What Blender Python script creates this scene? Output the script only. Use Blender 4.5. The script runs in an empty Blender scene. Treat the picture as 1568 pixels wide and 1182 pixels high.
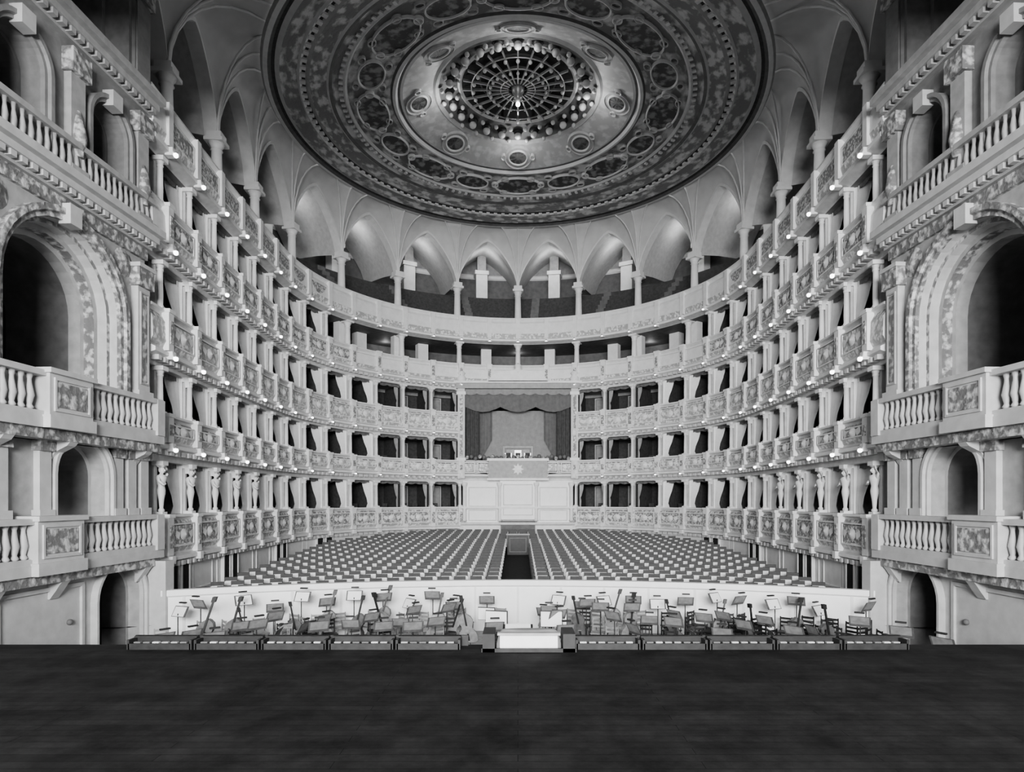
import bpy, math, random
from mathutils import Vector
random.seed(7)
pi=math.pi
CZ=2.5   # eye level above the stage; "h" heights are relative to eye level
# ---------------------------------------------------------------- materials
def nt(name):
    m=bpy.data.materials.new(name); m.use_nodes=True
    return m,m.node_tree.nodes,m.node_tree.links
def plaster(name,c,rough=.6,var=.12,bump=.15,scale=3.0,metal=0):
    m,N,L=nt(name); b=N['Principled BSDF']
    b.inputs['Roughness'].default_value=rough; b.inputs['Metallic'].default_value=metal
    tc=N.new('ShaderNodeTexCoord'); no=N.new('ShaderNodeTexNoise'); no.inputs['Scale'].default_value=scale
    no.inputs['Detail'].default_value=6
    L.new(tc.outputs['Object'],no.inputs['Vector'])
    r=N.new('ShaderNodeValToRGB'); e=r.color_ramp.elements
    a=c*(1-var); d=min(1,c*(1+var))
    e[0].position=.3; e[1].position=.7
    e[0].color=(a,a,a,1); e[1].color=(d,d,d,1)
    L.new(no.outputs['Fac'],r.inputs['Fac']); L.new(r.outputs['Color'],b.inputs['Base Color'])
    if bump:
        bu=N.new('ShaderNodeBump'); bu.inputs['Strength'].default_value=bump; bu.inputs['Distance'].default_value=.03
        L.new(no.outputs['Fac'],bu.inputs['Height']); L.new(bu.outputs['Normal'],b.inputs['Normal'])
    return m
def ornate(name,c1,c2,scale=5,uv=False,us=1,vs=1,strength=.6):
    m,N,L=nt(name); b=N['Principled BSDF']; b.inputs['Roughness'].default_value=.5
    tc=N.new('ShaderNodeTexCoord'); mp=N.new('ShaderNodeMapping')
    L.new(tc.outputs['UV' if uv else 'Object'],mp.inputs['Vector'])
    mp.inputs['Scale'].default_value=(us,vs,1) if uv else (1,1,1)
    vo=N.new('ShaderNodeTexVoronoi'); vo.feature='SMOOTH_F1'; vo.inputs['Scale'].default_value=scale
    no=N.new('ShaderNodeTexNoise'); no.inputs['Scale'].default_value=scale*1.7; no.inputs['Detail'].default_value=4
    L.new(mp.outputs['Vector'],vo.inputs['Vector']); L.new(mp.outputs['Vector'],no.inputs['Vector'])
    mx=N.new('ShaderNodeMath'); mx.operation='ADD'
    L.new(vo.outputs['Distance'],mx.inputs[0]); L.new(no.outputs['Fac'],mx.inputs[1])
    r=N.new('ShaderNodeValToRGB'); e=r.color_ramp.elements
    e[0].position=.72; e[1].position=1.0
    e[0].color=(c1,c1,c1,1); e[1].color=(c2,c2,c2,1)
    L.new(mx.outputs[0],r.inputs['Fac']); L.new(r.outputs['Color'],b.inputs['Base Color'])
    bu=N.new('ShaderNodeBump'); bu.inputs['Strength'].default_value=strength; bu.inputs['Distance'].default_value=.05
    bu.invert=True
    L.new(mx.outputs[0],bu.inputs['Height']); L.new(bu.outputs['Normal'],b.inputs['Normal'])
    return m
def emis(name,s,c=1.0):
    m,N,L=nt(name); b=N['Principled BSDF']; b.inputs['Base Color'].default_value=(c,c,c,1)
    b.inputs['Emission Color'].default_value=(1,1,1,1); b.inputs['Emission Strength'].default_value=s
    try: m.cycles.emission_sampling='NONE'
    except Exception: pass
    return m
def planks(name):
    m,N,L=nt(name); b=N['Principled BSDF']; b.inputs['Roughness'].default_value=.75
    b.inputs['Specular IOR Level'].default_value=.2
    tc=N.new('ShaderNodeTexCoord')
    br=N.new('ShaderNodeTexBrick'); br.inputs['Scale'].default_value=1.0
    br.inputs['Color1'].default_value=(.017,.017,.017,1); br.inputs['Color2'].default_value=(.023,.023,.023,1)
    br.inputs['Mortar'].default_value=(.008,.008,.008,1); br.inputs['Mortar Size'].default_value=.005
    br.inputs['Brick Width'].default_value=3.5; br.inputs['Row Height'].default_value=.16
    L.new(tc.outputs['Object'],br.inputs['Vector'])
    no=N.new('ShaderNodeTexNoise'); no.inputs['Scale'].default_value=1.3; no.inputs['Detail'].default_value=10; no.inputs['Roughness'].default_value=.75
    L.new(tc.outputs['Object'],no.inputs['Vector'])
    r=N.new('ShaderNodeValToRGB'); e=r.color_ramp.elements
    e[0].position=.35; e[1].position=.75; e[0].color=(.45,.45,.45,1); e[1].color=(2.0,2.0,2.0,1)
    L.new(no.outputs['Fac'],r.inputs['Fac'])
    mx=N.new('ShaderNodeMix'); mx.data_type='RGBA'; mx.blend_type='MULTIPLY'; mx.inputs[0].default_value=1
    L.new(br.outputs['Color'],mx.inputs[6]); L.new(r.outputs['Color'],mx.inputs[7]); L.new(mx.outputs[2],b.inputs['Base Color'])
    return m
WHITE=plaster('white_plaster',.78,.55,.06)
CREAM=plaster('cream_stucco',.60,.55,.10,.2,4)
GREY=plaster('grey_stucco',.36,.6,.15,.2,4)
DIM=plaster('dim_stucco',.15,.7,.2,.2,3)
DARK=plaster('dark_matte',.025,.9,.3,.1,5)  # near-black matte for box floors, doors, arch backs and dome disc
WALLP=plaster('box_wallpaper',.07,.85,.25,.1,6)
ORN=ornate('gilded_ornament',.72,.24,5.5)
ORNF=ornate('gilded_ornament_fine',.70,.24,9)
ORNW=ornate('white_ornament',.82,.42,6)
SWH=plaster('proscenium_white_shaded',.52,.55,.10)  # side-wall copies darkened in colour to stand in for weaker light
SCR=plaster('proscenium_stucco_shaded',.38,.55,.14,.2,4)
SOR=ornate('proscenium_ornament_shaded',.58,.20,5.5)
SGR=plaster('proscenium_grey_shaded',.24,.6,.15,.2,4)
CEILL=ornate('ceiling_light_field',.66,.50,2.2,strength=.1)
CEILM=ornate('ceiling_scroll_frieze',.66,.20,1.0,True,52,1.9)
CEILM2=ornate('ceiling_leaf_frieze',.70,.26,1.0,True,110,3.0)
PAINT=ornate('ceiling_painted_panel',.34,.08,2.6,strength=.2)
CEILG=plaster('ceiling_grey',.46,.6,.12)
VAULT=plaster('vault_plaster',.64,.6,.07,.08,1.5)
UPPER=plaster('upper_wall_shaded',.20,.6,.15,.2,4)  # shade of the dark top corners put into the wall colour
WOOD=planks('stage_planks')
DWOOD=plaster('dark_wood',.025,.5,.3,.1,8)
LWOOD=plaster('light_wood',.28,.45,.2,.1,8)
CUSH=plaster('seat_upholstery',.78,.7,.10,.1,9)
CARPET=plaster('dark_carpet',.03,.95,.3,.2,7)
CURT=plaster('box_drapery',.07,.8,.3,.2,5)
CURTW=plaster('white_drapery',.92,.8,.04,.1,5)
PAPER=plaster('sheet_paper',.93,.8,.03,0)
METAL=plaster('dark_metal',.04,.5,.2,0,5,.3)
BRASS=plaster('pale_metal',.45,.35,.1,0,5,.5)
VARN=plaster('varnished_wood',.13,.4,.3,.05,6)
LAMP=emis('lamp_glass',5)
LAMPD=plaster('ceiling_lamp_glass',.6,.3,.05,0)
# ---------------------------------------------------------------- geometry helpers
R=12.3; YC=32.5; SMAX=32.5; HALF=R*pi/2; TL=SMAX-HALF; NAR=.65
def base(s):
    a=abs(s); sg=1 if s>=0 else -1
    if a<=HALF:
        th=a/R; return (sg*R*math.sin(th), YC+R*math.cos(th), sg*math.sin(th), math.cos(th))
    t=a-HALF; k=t/TL
    x=R-NAR*k**1.6; dx=-NAR*1.6/TL*k**.6
    n=math.hypot(1,dx)
    return (sg*x, YC-t, sg/n, dx/n)
def P(s,o):
    x,y,nx,ny=base(s); return (x+nx*o,y+ny*o)
class MB:
    def __init__(s): s.v=[];s.f=[];s.m=[];s.sm=[];s.uv=[];s.mats=[]
    def mi(s,mat):
        if mat not in s.mats: s.mats.append(mat)
        return s.mats.index(mat)
    def add(s,vs,fs,mat,smooth=False,uv=None):
        b=len(s.v); s.v+=vs; s.uv+=(uv if uv else [(0,0)]*len(vs))
        i=s.mi(mat)
        for f in fs: s.f.append(tuple(b+k for k in f)); s.m.append(i); s.sm.append(smooth)
    def make(s,name,parent=None):
        me=bpy.data.meshes.new(name); me.from_pydata(s.v,[],s.f)
        for m in s.mats: me.materials.append(m)
        me.polygons.foreach_set('material_index',s.m); me.polygons.foreach_set('use_smooth',s.sm)
        ul=me.uv_layers.new(name='UVMap')
        for l in me.loops: ul.data[l.index].uv=s.uv[l.vertex_index]
        me.update()
        o=bpy.data.objects.new(name,me); bpy.context.scene.collection.objects.link(o)
        if parent: o.parent=parent
        return o
    def loc(s,F,vs,fs,mat,smooth=False):
        ox,oy,oz,tx,ty,nx,ny=F
        s.add([(ox+a*tx+b*nx, oy+a*ty+b*ny, oz+c) for a,b,c in vs],fs,mat,smooth)
    def box(s,F,a0,a1,b0,b1,c0,c1,mat):
        vs=[(a,b,c) for a in(a0,a1) for b in(b0,b1) for c in(c0,c1)]
        s.loc(F,vs,[(0,1,3,2),(4,6,7,5),(0,4,5,1),(2,3,7,6),(0,2,6,4),(1,5,7,3)],mat)
    def lathe(s,F,prof,n,mat,smooth=True,a=0,b=0,c=0,ex=1,ey=1):
        vs=[];fs=[]
        for r,z in prof:
            for i in range(n):
                t=2*pi*i/n; vs.append((a+r*ex*math.cos(t),b+r*ey*math.sin(t),c+z))
        for j in range(len(prof)-1):
            for i in range(n):
                k=(i+1)%n; fs.append((j*n+i,j*n+k,(j+1)*n+k,(j+1)*n+i))
        fs.append(tuple(range(n))[::-1]); fs.append(tuple((len(prof)-1)*n+i for i in range(n)))
        s.loc(F,vs,fs,mat,smooth)
    def ball(s,F,r,mat,a=0,b=0,c=0,n=10,sq=1):
        pr=[(r*math.sin(pi*j/7)+.0005,-r*sq*math.cos(pi*j/7)) for j in range(8)]
        s.lathe(F,pr,n,mat,True,a,b,c)
    def tube(s,pts,r,mat,n=6):
        vs=[];fs=[]
        for k,p in enumerate(pts):
            p=Vector(p); q=Vector(pts[min(k+1,len(pts)-1)])-Vector(pts[max(k-1,0)])
            q.normalize(); u=q.cross(Vector((0,0,1)));
            if u.length<.01: u=Vector((1,0,0))
            u.normalize(); w=q.cross(u)
            rr=r[k] if isinstance(r,list) else r
            for i in range(n):
                t=2*pi*i/n; vs.append(tuple(p+u*rr*math.cos(t)+w*rr*math.sin(t)))
        for k in range(len(pts)-1):
            for i in range(n):
                j=(i+1)%n; fs.append((k*n+i,k*n+j,(k+1)*n+j,(k+1)*n+i))
        s.add(vs,fs,mat,True)
    def sweep(s,prof,s0,s1,mats,closed=True,step=.35):
        n=max(2,int(abs(s1-s0)/step)); L=len(prof)
        vs=[]
        for i in range(n+1):
            ss=s0+(s1-s0)*i/n
            for o,h in prof:
                x,y=P(ss,o); vs.append((x,y,h+CZ))
        segs=L if closed else L-1
        b=len(s.v); s.v+=vs; s.uv+=[(0,0)]*len(vs)
        for j in range(segs):
            mt=mats[j] if isinstance(mats,list) else mats
            mi=s.mi(mt); k=(j+1)%L
            for i in range(n):
                s.f.append((b+i*L+j,b+i*L+k,b+(i+1)*L+k,b+(i+1)*L+j)); s.m.append(mi); s.sm.append(False)
        if closed:
            mi=s.mi(mats[0] if isinstance(mats,list) else mats)
            s.f.append(tuple(b+j for j in range(L))); s.m.append(mi); s.sm.append(False)
            s.f.append(tuple(b+n*L+j for j in range(L))); s.m.append(mi); s.sm.append(False)
def FP(s,o,h=0):
    x,y,nx,ny=base(s); return (x+nx*o,y+ny*o,h+CZ, ny,-nx, nx,ny)
def FW(x,y,h=0,ang=0):
    c,q=math.cos(ang),math.sin(ang); return (x,y,h+CZ,c,q,-q,c)
def panel(mb,F,a0,a1,c0,c1,b,w,mat,dep=.05,fill=None):
    mb.box(F,a0,a1,b-dep,b,c0,c0+w,mat); mb.box(F,a0,a1,b-dep,b,c1-w,c1,mat)
    mb.box(F,a0,a0+w,b-dep,b,c0+w,c1-w,mat); mb.box(F,a1-w,a1,b-dep,b,c0+w,c1-w,mat)
    if fill: mb.box(F,a0+w*1.8,a1-w*1.8,b-dep*.6,b,c0+w*1.8,c1-w*1.8,fill)
def empty(name,loc=(0,0,0)):
    e=bpy.data.objects.new(name,None); bpy.context.scene.collection.objects.link(e); return e
# ---------------------------------------------------------------- tiers
TIERS=[(-.5,-2.0,None),(2.8,1.7,1.25),(6.2,4.7,4.35),(9.65,8.2,7.8)]
def tier_profile(i,rt,pb,lb,depth=2.8):
    lb2=lb if lb is not None else pb-.02
    fl=rt-.9
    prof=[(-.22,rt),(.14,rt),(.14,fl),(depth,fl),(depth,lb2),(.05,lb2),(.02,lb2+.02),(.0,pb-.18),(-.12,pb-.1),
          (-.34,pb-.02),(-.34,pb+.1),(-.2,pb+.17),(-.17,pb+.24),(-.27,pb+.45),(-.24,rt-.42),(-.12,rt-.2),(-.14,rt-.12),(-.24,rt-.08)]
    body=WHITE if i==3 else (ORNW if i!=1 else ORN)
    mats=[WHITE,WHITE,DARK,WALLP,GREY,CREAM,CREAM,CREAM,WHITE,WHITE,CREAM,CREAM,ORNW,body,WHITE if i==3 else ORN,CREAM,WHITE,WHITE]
    return prof,mats
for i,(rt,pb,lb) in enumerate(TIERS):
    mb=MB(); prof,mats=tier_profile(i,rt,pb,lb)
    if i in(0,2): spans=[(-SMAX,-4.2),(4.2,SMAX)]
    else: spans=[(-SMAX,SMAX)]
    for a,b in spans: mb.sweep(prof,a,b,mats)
    for k in range(-15,16):
        s=2.1*k
        if i in(0,2) and abs(s)<4: continue
        F=FP(s,0)
        mb.box(F,-.17,.17,-.36,.0,pb+.16,rt-.06,WHITE)
        mb.box(F,-.2,.2,-.4,.0,rt-.1,rt+.02,WHITE)
        mb.box(F,-.1,.1,-.39,-.3,pb+.4,rt-.35,ORNF)
        mb.box(F,-.12,.12,-.45,-.2,pb-.12,pb+.14,WHITE)
        if k<15 and not(i in(0,2) and abs(s+1.05)<4.2):
            G=FP(s+1.05,0)
            c0,c1=pb+.42,rt-.3
            panel(mb,G,-.78,.78,c0,c1,-.25,.05,WHITE,.05,(ORNF if i==0 else ORNW) if i!=3 else (ORNF if abs(s)>14 else None))
            if i<3 or abs(s)>14:
                vs=[(0,-.38,(c0+c1)/2)]; n=12
                for q in range(n):
                    t=2*pi*q/n; vs.append((.26*math.cos(t),-.28,(c0+c1)/2+.2*math.sin(t)))
                mb.loc(G,vs,[(0,1+q,1+(q+1)%n) for q in range(n)],WHITE)
                for sd in(-1,1):
                    mb.loc(G,[(sd*.3,-.31,(c0+c1)/2+.06),(sd*.62,-.31,(c0+c1)/2+.16),(sd*.66,-.3,(c0+c1)/2-.02),(sd*.45,-.33,(c0+c1)/2-.16)],[(0,1,2,3)],WHITE)
    nd=int((SMAX-4.3)/.42)
    for sg in(-1,1):
        for q in range(nd):
            F=FP(sg*(4.35+q*.42),0); mb.box(F,-.1,.1,-.28,0,pb-.24,pb-.08,CREAM)
    mb.make('balcony_tier' if i==0 else 'balcony_tier.%03d'%i)
# gallery
mb=MB()
rt,pb=13.05,11.35
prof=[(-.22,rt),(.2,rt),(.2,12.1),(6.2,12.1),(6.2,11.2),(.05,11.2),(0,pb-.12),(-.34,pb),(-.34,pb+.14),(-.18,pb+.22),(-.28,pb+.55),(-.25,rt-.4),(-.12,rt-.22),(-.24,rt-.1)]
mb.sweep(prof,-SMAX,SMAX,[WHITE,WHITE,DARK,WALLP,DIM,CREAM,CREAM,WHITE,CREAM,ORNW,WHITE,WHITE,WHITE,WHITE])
for k in range(-15,16):
    F=FP(2.1*k,0)
    mb.box(F,-.15,.15,-.36,0,pb+.2,rt-.1,WHITE); mb.box(F,-.12,.12,-.45,-.2,pb-.1,pb+.16,WHITE)
    if k<15:
        G=FP(2.1*k+1.05,0); panel(mb,G,-.8,.8,pb+.55,rt-.45,-.26,.04,WHITE,.03,ORNF if abs(k)>7 else None)
mb.make('gallery_balcony')
mb=MB(); pr=[(.6,12.1)]
ns=8
for j in range(ns):
    o=.9+j*.5; z=12.7+j*.46; pr+=[(o,z),(o+.16,z),(o+.16,z-.2),(o+.5,z-.2)]
pr+=[(5.2,12.1)]
mb.sweep(pr,-SMAX,SMAX,[GREY if j%4==1 else (DIM if j%4==3 else WALLP) for j in range(len(pr))],True)
for k in range(-14,15,2):
    for j in range(ns):
        o=.9+j*.5; z=12.7+j*.46
        mb.box(FP(2.1*k+1.05,0),-.3,.3,o-.1,o+.42,z-.3,z+.02,DIM)
mb.make('gallery_benches')
mb=MB()
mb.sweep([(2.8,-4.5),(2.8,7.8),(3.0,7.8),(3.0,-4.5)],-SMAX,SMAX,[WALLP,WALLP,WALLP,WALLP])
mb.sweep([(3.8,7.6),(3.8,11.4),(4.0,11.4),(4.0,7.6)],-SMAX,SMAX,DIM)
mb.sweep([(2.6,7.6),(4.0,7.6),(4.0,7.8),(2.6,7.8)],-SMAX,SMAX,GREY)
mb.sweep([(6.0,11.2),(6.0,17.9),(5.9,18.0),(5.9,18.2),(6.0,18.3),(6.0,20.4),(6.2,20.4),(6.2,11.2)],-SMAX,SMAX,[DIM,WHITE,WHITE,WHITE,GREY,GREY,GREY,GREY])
mb.make('wall_back')
mb=MB()
mb.sweep([(0,-1.95),(.25,-1.95),(.25,-4.7),(0,-4.7)],-SMAX,SMAX,[WHITE,WHITE,WHITE,WHITE])
mb.sweep([(-.08,-3.6),(0,-3.6),(0,-4.6),(-.08,-4.6)],-SMAX,SMAX,CREAM)
for k in range(-15,15):
    s=2.1*k+1.05
    if abs(s)<4.3: continue
    G=FP(s,0); panel(mb,G,-.85,.85,-3.3,-2.25,0,.05,WHITE,.04)
mb.make('wall_parterre')
n=0
for sg in(-1,1):
    for s in(15.0,19.9,26.0,30.4):
        mb=MB()
        for q in(-.42,.42):
            F=FP(sg*s+q,0)
            mb.box(F,-.27,.27,-.12,.02,-4.2,-2.05,DARK)
            panel(mb,F,-.34,.34,-4.3,-1.97,-.02,.07,WHITE,.14)
        n+=1; mb.make('door_%d'%n)
mp=MB(); pl=MB(); dr=MB()
def partition(s,z0,z1,depth=2.8,mat=WALLP):
    F=FP(s,0)
    pts=[(.28,z0),(.28,z0+.95)]
    for q in range(6):
        t=q/5*pi/2; pts.append((.28+.3*(1-math.cos(t)),z0+.95+(z1-z0-.95)*math.sin(t)))
    pts+=[(depth,z1),(depth,z0)]
    m=len(pts); vs=[(-.05,o,z) for o,z in pts]+[(.05,o,z) for o,z in pts]
    fs=[tuple(range(m)),tuple(range(m,2*m))[::-1]]+[(j,(j+1)%m,(j+1)%m+m,j+m) for j in range(m)]
    mp.loc(F,vs,fs,mat)
def pillar(s,z0,z1,o=.0,w=.12,fancy=False):
    F=FP(s,o,z0); H=z1-z0
    pl.box(F,-w*1.3,w*1.3,-w*1.3,w*1.3,0,.1,WHITE)
    if fancy:   # caryatid herm
        pl.lathe(F,[(.10,.1),(.12,.16),(.07,.22),(.10,.5),(.145,.72),(.15,.8),(.12,.95),(.17,1.12),(.2,1.22),(.17,1.29),(.07,1.33),(.055,1.38)],12,WHITE,True,0,-.04,0,1,.8)
        pl.ball(F,.095,WHITE,0,-.06,1.46,10,1.2)
        pl.box(F,-.015,.015,-.17,-.13,1.43,1.49,WHITE)
        pl.lathe(F,[(.08,1.54),(.15,1.6),(.17,H-.12)],10,ORNW,True,0,-.04,0)
        for sd in(-1,1):
            ox,oy,oz,tx,ty,nx,ny=F
            def g(a,b,c): return (ox+a*tx+b*nx,oy+a*ty+b*ny,oz+c)
            if sd<0: pl.tube([g(-.18,-.04,1.22),g(-.27,-.1,1.1),g(-.22,-.2,.98),g(-.06,-.2,1.02)],[.05,.045,.038,.03],WHITE,6)
            else: pl.tube([g(.18,-.04,1.22),g(.3,-.08,1.34),g(.24,-.1,1.52),g(.12,-.08,1.62)],[.05,.045,.038,.03],WHITE,6)
    else:
        pl.lathe(F,[(w*1.1,.1),(w*.8,.2),(w*.85,H*.3),(w*.72,H-.3),(w*.95,H-.28),(w*.7,H-.24),(w*1.1,H-.12)],8,WHITE)
    pl.box(F,-w*1.5,w*1.5,-w*1.5,w*1.5,H-.13,H+.01,WHITE)
    pl.box(F,-.06,.06,.12,.34,0,H,CREAM)
def cloth(F,side,prof,H,mat,b0=0,amp=.04,slant=0):
    cols=9; vs=[];fs=[]
    for p,w in prof:
        for c in range(cols):
            f=c/(cols-1); vs.append((-side*f*w,b0+slant*f*w+(amp if c%2 else -amp),p*H))
    for j in range(len(prof)-1):
        for c in range(cols-1):
            q=j*cols+c; fs.append((q,q+1,q+cols+1,q+cols))
    dr.loc(F,vs,fs,mat,True)
def drape(s,z0,z1):
    H=z1-z0
    if abs(s)<11:
        for side in(-1,1):
            cloth(FP(s+side*.93,.6,z0),side,[(1,.34),(.7,.28),(.45,.16),(.38,.10),(.25,.14),(0,.12)],H,GREY)
    else:
        sg=1 if s>0 else -1
        # pale drape hung on the side away from the stage, gathered below
        cloth(FP(s-sg*.93,.24,z0),-sg,[(1,.62),(.85,.6),(.6,.5),(.35,.36),(.15,.30),(0,.38)],H,CURTW,0,.04,.55)
    F=FP(s,.3,z1); m=13; vs=[];fs=[]
    for c in range(m):
        f=c/(m-1); a=-.95+1.9*f; d=.12+.07*abs(math.cos(f*pi*3))
        vs+=[(a,.02*(c%2),0),(a,.02*(c%2),-d)]
    for c in range(m-1): fs.append((2*c,2*c+2,2*c+3,2*c+1))
    dr.loc(F,vs,fs,DIM)
levels=[(-.5,1.25,-1.4),(2.8,4.35,1.9),(6.2,7.8,5.3),(9.65,11.2,8.75)]
for li,(z0,z1,fl) in enumerate(levels):
    for k in range(-15,16):
        s=2.1*k; a=abs(s)
        if li<3:
            if a<4: continue
        else:
            if a<14: continue
        pillar(s,z0,z1,fancy=(li==0 and abs(k)>=11))
        partition(s,fl,z1,2.8 if li<3 else 3.8)
    for k in range(-15,15):
        s=2.1*k+1.05; a=abs(s)
        if a>4.2 and not(li==3 and a<14):
            drape(s,z0,z1)
            F=FP(s,2.78,fl)
            mp.box(F,-.4,.4,-.05,0,0,z1-fl-.35,GREY)
            panel(mp,F,-.5,.5,0,z1-fl-.25,-.02,.07,CREAM,.06)
            F=FP(s,.9,fl)
            for q in(-.4,.4):
                mp.box(F,q-.2,q+.2,.0,.4,.42,.48,CURT); mp.box(F,q-.2,q+.2,.38,.43,.48,1.15,CURT)
                for l in(-.18,.14):
                    mp.box(F,q+l,q+l+.04,.02,.06,0,.42,BRASS); mp.box(F,q+l,q+l+.04,.36,.4,0,.42,BRASS)
for li in(0,1,2):
    z1=levels[li][1]
    for k in range(-15,15):
        s=2.1*k+1.05
        if abs(s)<4.2: continue
        F=FP(s,.0,z1)
        for side in(-1,1):
            pts=[(side*.95,0),(side*.95,-.32)]+[(side*(.95-.32*(1-math.cos(t))),-.32+.32*math.sin(t)) for t in(.3,.6,.9,1.2,1.57)]
            m=len(pts); vs=[(x,-.06,z) for x,z in pts]+[(x,.1,z) for x,z in pts]
            pl.loc(F,vs,[tuple(range(m)),tuple(range(m,2*m))]+[(j,(j+1)%m,(j+1)%m+m,j+m) for j in range(m)],WHITE)
mp.make('box_partitions'); pl.make('box_pillars'); dr.make('box_curtains')
mb=MB()
def column(s,o,h0,h1,r):
    F=FP(s,o,h0); H=h1-h0
    mb.box(F,-r*1.4,r*1.4,-r*1.4,r*1.4,0,.25,WHITE)
    mb.lathe(F,[(r*1.25,.25),(r*1.25,.33),(r,.42),(r*1.02,H*.4),(r*.88,H-.45),(r*1.1,H-.42),(r*.9,H-.38),(r*1.0,H-.28),(r*1.45,H-.12)],14,WHITE)
    mb.box(F,-r*1.6,r*1.6,-r*1.6,r*1.6,H-.12,H+.02,WHITE)
for k in range(-7,8):
    column(4.2*k,.8,12.0,15.35,.24)
    mb.box(FP(4.2*k,.8,15.3),-.3,.3,-.3,.3,0,.35,WHITE)
for k in range(-3,4): column(4.2*k,.25,9.0,11.25,.18)
for k in(-3,-2,2,3): mb.box(FP(4.2*k,.8),-.38,.38,-.2,.3,8.7,11.25,WHITE)
for k in range(-15,16,2):
    s=2.1*k
    mb.box(FP(s,4.9),-.45,.45,-.4,.4,12,18.0,WHITE); mb.box(FP(s,4.9),-.55,.55,-.5,.5,17.8,18.1,WHITE)
    mb.box(FP(s,4.9),-.35,.35,-.3,.3,18.1,20.2,GREY)
    if abs(s)<14: mb.box(FP(s,1.9),-.38,.38,-.3,.3,8.6,11.2,WHITE)
mb.make('gallery_columns')
mb=MB()
for (h) in(1.62,4.62,8.1,11.3):
    for k in range(-15,16):
        s=2.1*k
        if abs(s)<4.3 and h<8: continue
        F=FP(s,-.5,h); r=.032+.05*min(1,max(0,(abs(s)-8)/14))
        mb.box(F,-.02,.02,0,.3,.06,.1,BRASS); mb.lathe(F,[(.05,.04),(.07,.07),(.02,.13)],8,BRASS)
        mb.ball(F,r,LAMP,0,0,0,8)
mb.make('balcony_lamps')
# ---------------------------------------------------------------- vaults & ceiling
CX,CY=0.0,32.0; RR=12.25; HR=19.6
mb=MB()
cols=[4.2*k for k in range(-7,8)]; cols=[-33.6]+cols+[33.6]
nu,nj=16,8
def rimpt(x,y):
    dx,dy=x-CX,y-CY; l=math.hypot(dx,dy); return (CX+dx/l*RR,CY+dy/l*RR)
for a,b in zip(cols[:-1],cols[1:]):
    vs=[];fs=[];low=[]
    for i in range(nu+1):
        f=i/nu; s=a+(b-a)*f; u=2*f-1
        s=max(-SMAX-.4,min(SMAX+.4,s))
        x,y=P(s,.8); rx,ry=rimpt(x,y)
        z0=15.6+3.3*max(0,1-abs(u)**1.4)**.72
        low.append((s,z0))
        for j in range(nj+1):
            t=j/nj*pi/2; g=1-math.cos(t); h=math.sin(t)
            vs.append((x+(rx-x)*g,y+(ry-y)*g,CZ+z0+(HR-z0)*h))
    for i in range(nu):
        for j in range(nj):
            q=i*(nj+1)+j; fs.append((q,q+1,q+nj+2,q+nj+1))
    mb.add(vs,fs,VAULT,True)
    vs=[];fs=[]
    for s,z in low:
        for o,dz in((.72,-.04),(.72,.14),(.8,.14),(1.3,-.04)):
            x,y=P(s,o); vs.append((x,y,CZ+z+dz))
    for i in range(nu):
        for j in range(4):
            q=i*4; fs.append((q+j,q+(j+1)%4,q+4+(j+1)%4,q+4+j))
    mb.add(vs,fs,WHITE)
    vs=[];fs=[]
    for s,z in low:
        for o,up in((1.3,0),(3.0,.3),(5.9,.6)):
            x,y=P(s,o); vs.append((x,y,CZ+min(z+up,20.1)))
    for i in range(nu):
        for j in range(2):
            q=i*3; fs.append((q+j,q+j+1,q+4+j,q+3+j))
    mb.add(vs,fs,CREAM,True)
for k in range(-7,8):
    for da in(-.3,0,.3):
        pts=[]
        if abs(4.2*k+da*5)>SMAX: continue
        xx,yy=P(4.2*k+da*.2,.74); qx,qy=P(4.2*k+da*5.0,.74); qx,qy=rimpt(qx,qy)
        for j in range(9):
            t=j/8*pi/2; g=1-math.cos(t); pts.append((xx+(qx-xx)*g,yy+(qy-yy)*g,CZ+15.6+(HR-15.6)*math.sin(t)-.02))
        mb.tube(pts,.05,WHITE,5)
mb.make('ceiling_vault')
mb=MB()
X0,X1,Y0,Y1=-19.5,19.5,6,52
vs=[];fs=[]
ang=[2*pi*i/96 for i in range(96)]
for t in ang:
    c,s_=math.sin(t),math.cos(t)
    ks=[]
    if c>1e-6: ks.append((X1-CX)/c)
    if c<-1e-6: ks.append((X0-CX)/c)
    if s_>1e-6: ks.append((Y1-CY)/s_)
    if s_<-1e-6: ks.append((Y0-CY)/s_)
    k=min(ks); vs+=[(CX+RR*c,CY+RR*s_,CZ+HR+.05),(CX+k*c,CY+k*s_,CZ+20.2)]
for i in range(96):
    j=(i+1)%96; fs.append((2*i,2*j,2*j+1,2*i+1))
mb.add(vs,fs,GREY)
RG=[(12.3,19.50,CEILG),(12.2,19.38,WHITE),(12.0,19.36,DIM),(11.85,19.46,WALLP),(11.7,19.50,WHITE),(11.5,19.40,CEILM2),
    (10.75,19.55,WHITE),(10.65,19.48,WHITE),(10.55,19.56,WALLP),(10.4,19.62,CEILG),(10.2,19.56,CEILM2),(9.45,19.72,WHITE),(9.35,19.66,DIM),(9.2,19.74,CEILM),(8.7,19.86,WHITE),
    (8.6,19.8,WHITE),(8.5,19.9,CEILM),(6.45,20.15,DIM),(6.35,20.08,WHITE),(6.2,20.05,WHITE),(6.1,20.2,DIM),(5.98,20.22,WHITE),(5.85,20.2,CEILL),(4.35,20.85,WHITE),(4.22,20.75,CEILG),(4.05,20.9,DIM),
    (3.1,21.3,WHITE),(3.0,21.2,CEILG),(2.88,21.3,DARK),(2.0,21.6,DIM),(1.9,21.55,DARK),(1.0,21.7,DIM),(.8,21.6,DARK),(.02,21.7,DARK)]
nseg=128
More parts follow.
